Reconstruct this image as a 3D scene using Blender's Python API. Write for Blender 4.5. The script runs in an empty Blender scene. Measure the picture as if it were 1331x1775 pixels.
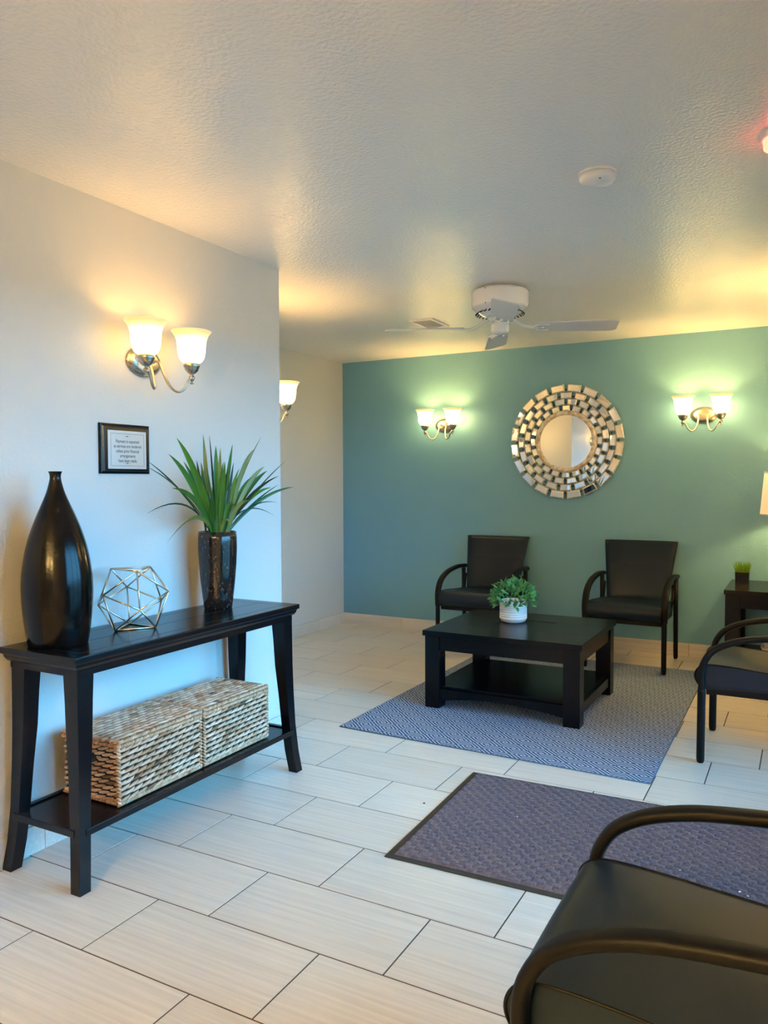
import bpy, bmesh, math, random
from math import sin, cos, pi, radians
from mathutils import Vector, Matrix, Euler

random.seed(7)
scene = bpy.context.scene
C = scene.collection

# ------------------------------------------------------------------ camera
H, XL, XF, YB, YL = 2.456, -2.454, -3.859, 6.314, 3.38     # ceiling, left wall, recess wall, teal wall, corner
XR, YF = 0.34, -1.55                                        # right wall, wall behind the photographer
XP, YP = -3.015, 4.12                                       # chase behind the corner that carries a sconce
cam_d = bpy.data.cameras.new('camera')
cam = bpy.data.objects.new('camera', cam_d)
C.objects.link(cam)
cam_d.sensor_fit = 'HORIZONTAL'
cam_d.sensor_width = 36.0
cam_d.lens = 36.0 * 1352.0 / 1331.0
cam_d.clip_start = 0.02
r_ = Vector((0.87935693, 0.47615083, -0.00343253))
u_ = Vector((-0.01565044, 0.03610662, 0.99922539))
f_ = Vector((-0.47590594, 0.87862204, -0.03920258))
cam.matrix_world = Matrix(((r_.x, u_.x, -f_.x, 0), (r_.y, u_.y, -f_.y, 0), (r_.z, u_.z, -f_.z, 1.3452), (0, 0, 0, 1)))
scene.camera = cam

# ------------------------------------------------------------------ world and exposure
world = bpy.data.worlds.new('sky')
scene.world = world
world.use_nodes = True
bg = world.node_tree.nodes['Background']
bg.inputs[0].default_value = (0.14, 0.55, 1.0, 1)
bg.inputs[1].default_value = 9.8
scene.view_settings.view_transform = 'Standard'
scene.view_settings.look = 'None'
scene.view_settings.exposure = 0.9
scene.view_settings.gamma = 1.0
scene.view_settings.use_curve_mapping = False
scene.cycles.max_bounces = 10
scene.cycles.diffuse_bounces = 6
scene.cycles.glossy_bounces = 5
scene.cycles.transparent_max_bounces = 8
scene.cycles.sample_clamp_indirect = 6.0
scene.cycles.caustics_reflective = False
scene.cycles.caustics_refractive = False

WIN_Y0, WIN_Y1, WIN_Z0, WIN_Z1 = 1.40, 4.25, 0.10, 2.12   # storefront window in the right wall
def daylight_portal(loc, rot, w, h):
    pd = bpy.data.lights.new('window_portal', 'AREA')
    pd.shape = 'RECTANGLE'; pd.size, pd.size_y = w, h
    pd.cycles.is_portal = True
    o = bpy.data.objects.new('window_portal', pd); C.objects.link(o); o.location = loc; o.rotation_euler = rot
zm, zh = (WIN_Z0 + WIN_Z1) / 2, WIN_Z1 - WIN_Z0
daylight_portal((XR + 0.16, (WIN_Y0 + WIN_Y1) / 2, zm), (pi / 2, 0, pi / 2), WIN_Y1 - WIN_Y0, zh)

SCONCE_COL, SHADE_COL, RIM_COL = (1.0, 0.62, 0.20), (1.0, 0.65, 0.22), (1.0, 0.66, 0.22)
SCONCE_W, SHADE_E, RIM_E = 8.0, 55.0, 0.42
# bulb and shade output of each sconce; front and right ones are added fill
K_NEAR, K_RECESS, K_BACK, K_FRONT_FILL, K_RIGHT_FILL = (0.10, 0.070), (0.21, 0.25), (0.24, 0.27), (3.2, 3.2), (0.5, 0.5)
LAMP_W, LAMP_COL = 10.0, (1.0, 0.62, 0.2)
LAMP_SHADE_E, LAMP_SHADE_COL = 0.46, (1.0, 0.58, 0.26)

# ------------------------------------------------------------------ materials
MATS = {}
def nodes_of(name):
    m = bpy.data.materials.new(name)
    m.use_nodes = True
    nt = m.node_tree
    return m, nt, nt.nodes['Principled BSDF']
def lk(nt, a, ao, b, bi):
    nt.links.new(a.outputs[ao], b.inputs[bi])
def mat(name, col, rough=0.5, metal=0.0, bump=0.0, scale=40.0, spec=0.5, var=0.0, vscale=8.0, col2=None,
        stretch=(1, 1, 1), coords='Object', detail=3.0, emit=None, estr=0.0, coat=0.0, rvar=0.0, dist=0.01):
    m, nt, b = nodes_of(name)
    N = nt.nodes
    b.inputs['Base Color'].default_value = (*col, 1)
    b.inputs['Roughness'].default_value = rough
    b.inputs['Metallic'].default_value = metal
    b.inputs['Specular IOR Level'].default_value = spec
    b.inputs['Coat Weight'].default_value = coat
    if emit:
        b.inputs['Emission Color'].default_value = (*emit, 1)
        b.inputs['Emission Strength'].default_value = estr
    tc = N.new('ShaderNodeTexCoord')
    mp = N.new('ShaderNodeMapping')
    mp.inputs['Scale'].default_value = stretch
    if coords == 'World':
        g = N.new('ShaderNodeNewGeometry'); lk(nt, g, 'Position', mp, 0)
    else:
        lk(nt, tc, coords, mp, 0)
    if var or col2:
        n = N.new('ShaderNodeTexNoise'); n.inputs['Scale'].default_value = vscale; n.inputs['Detail'].default_value = detail
        lk(nt, mp, 0, n, 'Vector')
        mx = N.new('ShaderNodeMix'); mx.data_type = 'RGBA'
        c2 = col2 or tuple(c * (1 - var) for c in col)
        mx.inputs[6].default_value = (*col, 1); mx.inputs[7].default_value = (*c2, 1)
        rmp = N.new('ShaderNodeMapRange'); rmp.inputs[1].default_value = 0.35; rmp.inputs[2].default_value = 0.65
        lk(nt, n, 0, rmp, 0); lk(nt, rmp, 0, mx, 0); lk(nt, mx, 2, b, 'Base Color')
        if rvar:
            r2 = N.new('ShaderNodeMapRange'); r2.inputs[3].default_value = rough; r2.inputs[4].default_value = rough + rvar
            lk(nt, n, 0, r2, 0); lk(nt, r2, 0, b, 'Roughness')
    if bump:
        n2 = N.new('ShaderNodeTexNoise'); n2.inputs['Scale'].default_value = scale; n2.inputs['Detail'].default_value = 2.0
        lk(nt, mp, 0, n2, 'Vector')
        bp = N.new('ShaderNodeBump'); bp.inputs['Strength'].default_value = bump; bp.inputs['Distance'].default_value = dist
        lk(nt, n2, 0, bp, 'Height'); lk(nt, bp, 0, b, 'Normal')
    MATS[name] = m
    return m

mat('wall_pale', (0.64, 0.625, 0.61), 0.5, bump=0.25, scale=90, coords='World', dist=0.004)
mat('wall_teal', (0.155, 0.375, 0.52), 0.5, bump=0.3, scale=90, coords='World', dist=0.004)
mat('ceiling_paint', (0.88, 0.87, 0.865), 0.24, bump=0.5, scale=75, coords='World', dist=0.006, spec=0.5)
mat('grout', (0.10, 0.07, 0.05), 0.9, bump=0.3, scale=200)
mat('black_wood', (0.003, 0.0033, 0.0045), 0.22, spec=0.22, bump=0.10, scale=120, stretch=(1, 0.08, 1), dist=0.002)
mat('espresso_wood', (0.0022, 0.0026, 0.0036), 0.24, spec=0.17, bump=0.22, scale=90, stretch=(0.07, 1, 1), dist=0.002)
mat('worn_edge', (0.35, 0.27, 0.19), 0.6)
mat('vinyl', (0.007, 0.0155, 0.029), 0.38, spec=0.22, bump=0.25, scale=420, dist=0.0008)
mat('chair_frame', (0.0035, 0.0036, 0.004), 0.45, spec=0.16, bump=0.08, scale=300, dist=0.001)
mat('black_ceramic', (0.0022, 0.0024, 0.003), 0.10, spec=0.2, bump=0.03, scale=60, stretch=(1, 1, 6), rvar=0.09, var=0.1)
mat('nickel', (0.50, 0.44, 0.36), 0.3, 1.0)
mat('champagne_metal', (0.78, 0.66, 0.50), 0.3, 1.0)
mat('white_enamel', (0.80, 0.80, 0.80), 0.18)
mat('white_plastic', (0.80, 0.79, 0.77), 0.4)
mat('blade_white', (0.62, 0.63, 0.64), 0.45)
mat('dark_gap', (0.012, 0.012, 0.012), 0.8)
mat('hoop_metal', (0.10, 0.09, 0.08), 0.5, 0.5)
mat('white_ceramic', (0.82, 0.83, 0.83), 0.3, bump=0.05, scale=60)
mat('mirror', (0.90, 0.91, 0.91), 0.02, 1.0)
mat('tile_edge', (0.85, 0.80, 0.72), 0.35, 0.6, var=0.3, vscale=60, bump=0.2, scale=90, dist=0.002)
mat('gilt_wood', (0.52, 0.38, 0.24), 0.5, 0.3, col2=(0.85, 0.80, 0.70), vscale=28, bump=0.5, scale=60, dist=0.004)
mat('plaque_black', (0.004, 0.006, 0.008), 0.2, spec=0.2)
mat('plaque_plate', (0.46, 0.48, 0.50), 0.35, 0.35, bump=0.03, scale=200, stretch=(0.03, 1, 1))
mat('ink', (0.012, 0.012, 0.015), 0.6)
mat('soil', (0.03, 0.02, 0.012), 0.9, bump=0.8, scale=80)
mat('rubber', (0.028, 0.027, 0.024), 0.7, bump=0.2, scale=300, dist=0.001)
mat('crumb', (0.75, 0.72, 0.66), 0.8)
mat('frosted_lens', (0.8, 0.12, 0.08), 0.3, emit=(1.0, 0.09, 0.05), estr=4.5)
mat('clear_dish', (0.62, 0.58, 0.50), 0.08, spec=0.8)
mat('tan_fill', (0.40, 0.26, 0.13), 0.7, var=0.5, vscale=40)
mat('lamp_ceramic', (0.40, 0.30, 0.18), 0.3)
mat('pavement', (0.20, 0.165, 0.13), 0.9, var=0.2)
mat('window_metal', (0.20, 0.20, 0.21), 0.4, 0.8)
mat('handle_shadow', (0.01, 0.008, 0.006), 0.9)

# floor tile: linear grained porcelain, each tile a little different
def tile_material(name, colA, colB, rough):
    m, nt, b = nodes_of(name); N = nt.nodes
    g = N.new('ShaderNodeNewGeometry'); oi = N.new('ShaderNodeObjectInfo')
    mp = N.new('ShaderNodeMapping'); mp.inputs['Scale'].default_value = (2.2, 75.0, 75.0)
    lk(nt, g, 'Position', mp, 0)
    cx = N.new('ShaderNodeCombineXYZ'); lk(nt, oi, 'Random', cx, 0)
    sc = N.new('ShaderNodeVectorMath'); sc.operation = 'SCALE'; sc.inputs['Scale'].default_value = 37.0
    lk(nt, cx, 0, sc, 0)
    ad = N.new('ShaderNodeVectorMath'); ad.operation = 'ADD'; lk(nt, mp, 0, ad, 0); lk(nt, sc, 0, ad, 1)
    n = N.new('ShaderNodeTexNoise'); n.inputs['Scale'].default_value = 1.0; n.inputs['Detail'].default_value = 4.0
    lk(nt, ad, 0, n, 'Vector')
    rm = N.new('ShaderNodeMapRange'); rm.inputs[1].default_value = 0.3; rm.inputs[2].default_value = 0.7
    lk(nt, n, 0, rm, 0)
    mx = N.new('ShaderNodeMix'); mx.data_type = 'RGBA'
    mx.inputs[6].default_value = (*colA, 1); mx.inputs[7].default_value = (*colB, 1)
    lk(nt, rm, 0, mx, 0)
    vr = N.new('ShaderNodeMapRange'); vr.inputs[3].default_value = 0.93; vr.inputs[4].default_value = 1.04
    lk(nt, oi, 'Random', vr, 0)
    ml = N.new('ShaderNodeVectorMath'); ml.operation = 'SCALE'
    lk(nt, mx, 2, ml, 0); lk(nt, vr, 0, ml, 'Scale')
    lk(nt, ml, 0, b, 'Base Color')
    b.inputs['Roughness'].default_value = rough
    bp = N.new('ShaderNodeBump'); bp.inputs['Strength'].default_value = 0.08; bp.inputs['Distance'].default_value = 0.002
    lk(nt, n, 0, bp, 'Height'); lk(nt, bp, 0, b, 'Normal')
    MATS[name] = m
tile_material('floor_porcelain', (0.80, 0.735, 0.66), (0.66, 0.59, 0.515), 0.33)
tile_material('base_porcelain', (0.74, 0.70, 0.66), (0.62, 0.58, 0.53), 0.35)

# flat-woven rug: concentric diamonds
def rug_material():
    m, nt, b = nodes_of('rug_weave'); N = nt.nodes
    tc = N.new('ShaderNodeTexCoord'); sp = N.new('ShaderNodeSeparateXYZ'); lk(nt, tc, 'Object', sp, 0)
    def mth(op, a, bb=None):
        k = N.new('ShaderNodeMath'); k.operation = op
        for i, v in enumerate((a, bb)):
            if v is None: continue
            if isinstance(v, (int, float)): k.inputs[i].default_value = v
            else: nt.links.new(v, k.inputs[i])
        return k.outputs[0]
    P = 0.142
    def tri(o, per):
        return mth('ABSOLUTE', mth('SUBTRACT', mth('FRACT', mth('ADD', mth('DIVIDE', o, per), 100.0)), 0.5))
    d = mth('ADD', tri(sp.outputs[0], P), tri(sp.outputs[1], P))
    ring = mth('FRACT', mth('ADD', mth('MULTIPLY', d, 6.0), 0.2))
    line = mth('GREATER_THAN', ring, 0.54)
    nz = N.new('ShaderNodeTexNoise'); nz.inputs['Scale'].default_value = 260.0; lk(nt, tc, 'Object', nz, 'Vector')
    mx = N.new('ShaderNodeMix'); mx.data_type = 'RGBA'
    mx.inputs[6].default_value = (0.014, 0.058, 0.165, 1); mx.inputs[7].default_value = (0.46, 0.55, 0.68, 1)
    nt.links.new(line, mx.inputs[0])
    m2 = N.new('ShaderNodeMix'); m2.data_type = 'RGBA'; m2.blend_type = 'MULTIPLY'; m2.inputs[0].default_value = 0.25
    lk(nt, mx, 2, m2, 6); lk(nt, nz, 0, m2, 7)
    br = N.new('ShaderNodeBrightContrast'); br.inputs['Bright'].default_value = 0.02
    lk(nt, m2, 2, br, 0); lk(nt, br, 0, b, 'Base Color')
    b.inputs['Roughness'].default_value = 0.95
    b.inputs['Specular IOR Level'].default_value = 0.1
    bp = N.new('ShaderNodeBump'); bp.inputs['Strength'].default_value = 0.5; bp.inputs['Distance'].default_value = 0.002
    lk(nt, nz, 0, bp, 'Height'); lk(nt, bp, 0, b, 'Normal')
    MATS['rug_weave'] = m
rug_material()

mat('rug_binding', (0.08, 0.14, 0.22), 0.95, bump=0.5, scale=200, spec=0.1)
mat('mat_pile', (0.165, 0.138, 0.162), 1.0, bump=0.45, scale=380, spec=0.05, col2=(0.115, 0.095, 0.114), vscale=150, dist=0.004)

# seagrass: every strand its own tone
def seagrass():
    m, nt, b = nodes_of('seagrass'); N = nt.nodes
    a = N.new('ShaderNodeAttribute'); a.attribute_name = 'tone'
    cr = N.new('ShaderNodeValToRGB'); e = cr.color_ramp.elements
    e[0].position = 0.0; e[0].color = (0.17, 0.075, 0.032, 1)
    e[1].position = 1.0; e[1].color = (0.90, 0.62, 0.45, 1)
    k = cr.color_ramp.elements.new(0.35); k.color = (0.56, 0.29, 0.14, 1)
    lk(nt, a, 'Fac', cr, 0)
    tc = N.new('ShaderNodeTexCoord'); nz = N.new('ShaderNodeTexNoise'); nz.inputs['Scale'].default_value = 90.0
    lk(nt, tc, 'Object', nz, 'Vector')
    mx = N.new('ShaderNodeMix'); mx.data_type = 'RGBA'; mx.blend_type = 'MULTIPLY'; mx.inputs[0].default_value = 0.5
    lk(nt, cr, 0, mx, 6); lk(nt, nz, 0, mx, 7)
    lk(nt, mx, 2, b, 'Base Color'); b.inputs['Roughness'].default_value = 0.55
    MATS['seagrass'] = m
seagrass()
mat('basket_gap_shade', (0.018, 0.010, 0.006), 0.9)  # core coloured dark, painting shade into the gaps of the weave

# crackled black mosaic glass
def crackle():
    m, nt, b = nodes_of('crackle_glass'); N = nt.nodes
    tc = N.new('ShaderNodeTexCoord'); mp = N.new('ShaderNodeMapping'); mp.inputs['Scale'].default_value = (1, 1, 0.55)
    lk(nt, tc, 'Object', mp, 0)
    v = N.new('ShaderNodeTexVoronoi'); v.inputs['Scale'].default_value = 190.0; lk(nt, mp, 0, v, 'Vector')
    rm = N.new('ShaderNodeMapRange'); rm.inputs[1].default_value = 0.80; rm.inputs[2].default_value = 0.96
    lk(nt, v, 'Color', rm, 0)
    mx = N.new('ShaderNodeMix'); mx.data_type = 'RGBA'
    mx.inputs[6].default_value = (0.009, 0.008, 0.008, 1); mx.inputs[7].default_value = (0.10, 0.08, 0.065, 1)
    lk(nt, rm, 0, mx, 0); lk(nt, mx, 2, b, 'Base Color')
    b.inputs['Roughness'].default_value = 0.1
    bp = N.new('ShaderNodeBump'); bp.inputs['Strength'].default_value = 0.8; bp.inputs['Distance'].default_value = 0.004
    lk(nt, v, 'Color', bp, 'Height'); lk(nt, bp, 0, b, 'Normal')
    MATS['crackle_glass'] = m
crackle()

def leafmat(name, c1, c2, rough=0.38):
    m, nt, b = nodes_of(name); N = nt.nodes
    oi = N.new('ShaderNodeObjectInfo')
    mx = N.new('ShaderNodeMix'); mx.data_type = 'RGBA'
    mx.inputs[6].default_value = (*c1, 1); mx.inputs[7].default_value = (*c2, 1)
    lk(nt, oi, 'Random', mx, 0); lk(nt, mx, 2, b, 'Base Color')
    b.inputs['Roughness'].default_value = rough
    out = N['Material Output']; tr = N.new('ShaderNodeBsdfTranslucent'); lk(nt, mx, 2, tr, 0)
    ms = N.new('ShaderNodeMixShader'); ms.inputs[0].default_value = 0.2
    nt.links.new(b.outputs[0], ms.inputs[1]); nt.links.new(tr.outputs[0], ms.inputs[2]); nt.links.new(ms.outputs[0], out.inputs[0])
    MATS[name] = m
leafmat('blade_green', (0.012, 0.085, 0.010), (0.05, 0.20, 0.022))
leafmat('blade_olive', (0.14, 0.19, 0.04), (0.20, 0.24, 0.06))
leafmat('blade_dark', (0.008, 0.030, 0.012), (0.015, 0.05, 0.018))
leafmat('bush_green', (0.05, 0.26, 0.075), (0.14, 0.42, 0.16))
leafmat('lime_grass', (0.16, 0.34, 0.01), (0.22, 0.42, 0.02), 0.6)

# lit frosted shade: glows brightest at the bulb, softer at the rim
def shade_mat(name, col_rim, col_core, e_rim, e_core, lo, hi, axis):
    m, nt, b = nodes_of(name); N = nt.nodes
    tc = N.new('ShaderNodeTexCoord'); sp = N.new('ShaderNodeSeparateXYZ'); lk(nt, tc, 'Object', sp, 0)
    rm = N.new('ShaderNodeMapRange'); rm.interpolation_type = 'SMOOTHSTEP'
    rm.inputs[1].default_value = lo; rm.inputs[2].default_value = hi
    lk(nt, sp, axis, rm, 0)
    mx = N.new('ShaderNodeMix'); mx.data_type = 'RGBA'
    mx.inputs[6].default_value = (*col_core, 1); mx.inputs[7].default_value = (*col_rim, 1)
    lk(nt, rm, 0, mx, 0); lk(nt, mx, 2, b, 'Emission Color')
    es = N.new('ShaderNodeMapRange'); es.inputs[3].default_value = e_core; es.inputs[4].default_value = e_rim
    lk(nt, rm, 0, es, 0); lk(nt, es, 0, b, 'Emission Strength')
    b.inputs['Base Color'].default_value = (0.62, 0.50, 0.32, 1); b.inputs['Roughness'].default_value = 0.35
    MATS[name] = m
shade_mat('linen_shade', LAMP_SHADE_COL, LAMP_SHADE_COL, LAMP_SHADE_E, LAMP_SHADE_E, 0.0, 1.0, 2)

def pane_glass():
    m = bpy.data.materials.new('pane_glass'); m.use_nodes = True; nt = m.node_tree; N = nt.nodes
    N.remove(N['Principled BSDF'])
    t = N.new('ShaderNodeBsdfTransparent'); g = N.new('ShaderNodeBsdfGlossy'); g.inputs['Roughness'].default_value = 0.02
    fr = N.new('ShaderNodeFresnel'); ms = N.new('ShaderNodeMixShader')
    lk(nt, fr, 0, ms, 0); lk(nt, t, 0, ms, 1); lk(nt, g, 0, ms, 2); lk(nt, ms, 0, N['Material Output'], 0)
    MATS['pane_glass'] = m
pane_glass()

# ------------------------------------------------------------------ mesh helpers
class MB:
    """collects shapes into one mesh"""
    def __init__(s):
        s.v, s.f, s.sm = [], [], []
    def add(s, verts, faces, smooth=False, M=None):
        o = len(s.v)
        s.v += [tuple(M @ Vector(q)) if M else tuple(q) for q in verts]
        s.f += [tuple(i + o for i in q) for q in faces]
        s.sm += [smooth] * len(faces)
        return s
    def box(s, x0, x1, y0, y1, z0, z1, M=None, bev=0.0):
        if not bev:
            v = [(x, y, z) for z in (z0, z1) for y in (y0, y1) for x in (x0, x1)]
            return s.add(v, [(0, 2, 3, 1), (4, 5, 7, 6), (0, 1, 5, 4), (2, 6, 7, 3), (0, 4, 6, 2), (1, 3, 7, 5)], False, M)
        bm = bmesh.new()
        bmesh.ops.create_cube(bm, size=1.0)
        for q in bm.verts:
            q.co = Vector(((x0 + x1) / 2 + q.co.x * (x1 - x0), (y0 + y1) / 2 + q.co.y * (y1 - y0), (z0 + z1) / 2 + q.co.z * (z1 - z0)))
        bmesh.ops.bevel(bm, geom=list(bm.edges), offset=bev, segments=2, profile=0.6, affect='EDGES')
        bm.verts.index_update()
        s.add([q.co.copy() for q in bm.verts], [[q.index for q in g.verts] for g in bm.faces], False, M)
        bm.free()
        return s
    def rings(s, rings, smooth=True, cap0=True, cap1=True, closed=True, M=None):
        n = len(rings[0]); v = [p for r in rings for p in r]; f = []
        for i in range(len(rings) - 1):
            for j in range(n if closed else n - 1):
                k = (j + 1) % n
                f.append((i * n + j, i * n + k, (i + 1) * n + k, (i + 1) * n + j))
        s.add(v, f, smooth, M)
        o = len(s.v) - len(v)
        if closed and cap0: s.f.append(tuple(o + j for j in reversed(range(n)))); s.sm.append(False)
        if closed and cap1: s.f.append(tuple(o + (len(rings) - 1) * n + j for j in range(n))); s.sm.append(False)
        return s
    def lathe(s, prof, n=32, c=(0, 0, 0), sx=1.0, sy=1.0, axis='z', smooth=True, cap0=True, cap1=True, M=None):
        R = []
        for r, h in prof:
            ring = []
            for k in range(n):
                a = 2 * pi * k / n
                x, y = r * cos(a) * sx, r * sin(a) * sy
                if axis == 'z': ring.append((c[0] + x, c[1] + y, c[2] + h))
                elif axis == 'y': ring.append((c[0] + x, c[1] + h, c[2] - y))
                else: ring.append((c[0] + h, c[1] + x, c[2] + y))
            R.append(ring)
        return s.rings(R, smooth, cap0, cap1, True, M)
    def tube(s, path, ra, rb=None, n=8, up=(0, 0, 1), smooth=True, M=None, radii=None, power=2.0, side=None):
        rb = rb or ra
        P = [Vector(q) for q in path]; R = []
        for i, q in enumerate(P):
            t = (P[min(i + 1, len(P) - 1)] - P[max(i - 1, 0)]).normalized()
            upv = Vector(up)
            if abs(t.dot(upv)) > 0.98: upv = Vector((0, 1, 0)) if abs(t.y) < 0.9 else Vector((1, 0, 0))
            a = Vector(side) if side else t.cross(upv).normalized(); b = a.cross(t).normalized()
            k = radii[i] if radii else 1.0
            ring = []
            for j in range(n):
                th = 2 * pi * (j + 0.5) / n
                ca, sa = cos(th), sin(th)
                e = 2.0 / power
                ca = math.copysign(abs(ca) ** e, ca); sa = math.copysign(abs(sa) ** e, sa)
                ring.append(q + a * ca * ra * k + b * sa * rb * k)
            R.append(ring)
        return s.rings(R, smooth, M=M)
    def build(s, name, material, parent=None, loc=None):
        me = bpy.data.meshes.new(name)
        me.from_pydata(s.v, [], s.f)
        me.polygons.foreach_set('use_smooth', s.sm)
        me.materials.append(MATS[material])
        bm = bmesh.new(); bm.from_mesh(me)
        bmesh.ops.recalc_face_normals(bm, faces=bm.faces)
        bm.to_mesh(me); bm.free()
        me.update()
        o = bpy.data.objects.new(name, me)
        C.objects.link(o)
        if parent: o.parent = parent
        if loc: o.location = loc
        return o

def smooth_path(pts, n=6):
    P = [Vector(q) for q in pts]; out = []
    for i in range(len(P) - 1):
        p0, p1, p2, p3 = P[max(i - 1, 0)], P[i], P[i + 1], P[min(i + 2, len(P) - 1)]
        for k in range(n):
            t = k / n
            out.append(0.5 * ((2 * p1) + (p2 - p0) * t + (2 * p0 - 5 * p1 + 4 * p2 - p3) * t * t + (3 * p1 - p0 - 3 * p2 + p3) * t ** 3))
    out.append(P[-1])
    return out
def tag(o, label, cat, group=None):
    o['label'] = label; o['category'] = cat
    if group: o['group'] = group
    return o
def thing(name, loc, label, cat, group=None, rot=(0, 0, 0)):
    o = bpy.data.objects.new(name, None)
    o.empty_display_size = 0.1
    C.objects.link(o); o.location = loc; o.rotation_euler = rot
    return tag(o, label, cat, group)
def struct(o):
    o['kind'] = 'structure'
    return o
def dup(o, parent=None, name=None):
    c = o.copy(); C.objects.link(c)
    if parent: c.parent = parent
    return c
def copy_tree(root, loc, rotz, label):
    r = root.copy(); C.objects.link(r); r.location = loc
    e = root.rotation_euler.copy(); e.z = rotz; r.rotation_euler = e
    r['label'] = label
    for ch in list(root.children):
        c = dup(ch, r)
        for g in list(ch.children): dup(g, c)
    return r
WALLROT_X = (pi / 2, 0, pi / 2)      # local x -> +Y, y -> up, z -> +X (into the room from a left wall)
WALLROT_Y = (pi / 2, 0, 0)           # local x -> +X, y -> up, z -> -Y (into the room from the teal wall)

# ------------------------------------------------------------------ the room
A, B = 0.3078, 0.6168
ROW0, JX0 = 1.5136, -1.818
floor = struct(MB().box(XF - 0.15, XR + 0.15, YF - 0.15, YB + 0.15, -0.12, -0.0015).build('floor', 'grout'))
G = 0.0028
full_tile = None
def tile_mesh(w, d):
    return MB().box(-w / 2, w / 2, -d / 2, d / 2, -0.009, 0.0, bev=0.0006)
def in_room(x0, x1, y0, y1):
    return x1 > x0 + 0.015 and y1 > y0 + 0.015
def add_tile(x0, x1, y0, y1, full):
    global full_tile
    w, d = x1 - x0 - 2 * G, y1 - y0 - 2 * G
    loc = ((x0 + x1) / 2, (y0 + y1) / 2, 0)
    if full and full_tile:
        o = dup(full_tile, floor); o.location = loc
    else:
        o = tile_mesh(w, d).build('floor_tile', 'floor_porcelain', floor, loc)
        if full: full_tile = o
for row in range(-11, 17):
    y0, y1 = ROW0 + row * A, ROW0 + (row + 1) * A
    for k in range(-14, 9):
        x0 = JX0 + (row / 3.0 + k) * B; x1 = x0 + B
        parts = []
        for (zx0, zx1, zy0, zy1) in ((XL, XR, YF, YL), (XP, XR, YL, YP), (XF, XR, YP, YB)):
            cx0, cx1, cy0, cy1 = max(x0, zx0), min(x1, zx1), max(y0, zy0), min(y1, zy1)
            if cx1 > cx0 + 1e-4 and cy1 > cy0 + 1e-4: parts.append((cx0, cx1, cy0, cy1))
        if not parts: continue
        bb = (min(p[0] for p in parts), max(p[1] for p in parts), min(p[2] for p in parts), max(p[3] for p in parts))
        area = sum((p[1] - p[0]) * (p[3] - p[2]) for p in parts)
        if abs(area - (bb[1] - bb[0]) * (bb[3] - bb[2])) < 1e-5: parts = [bb]      # a plain rectangle: one tile
        for p in parts:
            if in_room(*p):
                add_tile(*p, abs(p[1] - p[0] - B) < 1e-4 and abs(p[3] - p[2] - A) < 1e-4)

struct(MB().box(XF - 0.15, XR + 0.15, YF - 0.15, YB + 0.15, H, H + 0.15).build('ceiling', 'ceiling_paint'))
def prism(poly, z0, z1):
    m = MB(); n = len(poly)
    v = [(x, y, z0) for x, y in poly] + [(x, y, z1) for x, y in poly]
    f = [tuple(range(n))[::-1], tuple(range(n, 2 * n))] + [(i, (i + 1) % n, n + (i + 1) % n, n + i) for i in range(n)]
    return m.add(v, f)
struct(prism([(XL, YF), (XL, YL), (XP, YL), (XP, YP), (XF - 0.15, YP), (XF - 0.15, YF)], -0.02, H).build('wall_left', 'wall_pale'))
struct(MB().box(XF - 0.15, XF, YP, YB, -0.02, H).build('wall_recess', 'wall_pale'))
struct(MB().box(XF - 0.15, XR + 0.15, YB, YB + 0.15, -0.02, H).build('wall_back', 'wall_teal'))
struct(MB().box(XL - 0.1, XR + 0.15, YF - 0.15, YF, -0.02, H).build('wall_front', 'wall_pale'))
wr = MB()
wr.box(XR, XR + 0.15, YF, WIN_Y0, -0.02, H); wr.box(XR, XR + 0.15, WIN_Y1, YB, -0.02, H)
wr.box(XR, XR + 0.15, WIN_Y0, WIN_Y1, -0.02, WIN_Z0); wr.box(XR, XR + 0.15, WIN_Y0, WIN_Y1, WIN_Z1, H)
struct(wr.build('wall_right', 'wall_pale'))
def window(name, loc, rotz, W):
    win = bpy.data.objects.new(name, None); C.objects.link(win); win.location = loc; win.rotation_euler = (0, 0, rotz); struct(win)
    hw, hz = W / 2, WIN_Z1 - WIN_Z0
    fr = MB()
    fr.box(-0.03, 0.03, -hw, hw, 0, 0.05); fr.box(-0.03, 0.03, -hw, hw, hz - 0.05, hz)
    for yy in (-hw, -hw / 3, hw / 3, hw):
        c = max(-hw + 0.025, min(hw - 0.025, yy)); fr.box(-0.03, 0.03, c - 0.025, c + 0.025, 0, hz)
    fr.build('window_frame', 'window_metal', win)
    for k in range(3):
        y0 = -hw + 2 * hw / 3 * k
        MB().box(-0.003, 0.003, y0 + 0.02, y0 + 2 * hw / 3 - 0.02, 0.04, hz - 0.04).build('pane', 'pane_glass', win)
window('window_1', (XR + 0.09, (WIN_Y0 + WIN_Y1) / 2, WIN_Z0), 0, WIN_Y1 - WIN_Y0)
struct(MB().box(-60, 400, -400, 400, -0.3, -0.125).build('ground_outside', 'pavement'))

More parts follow.
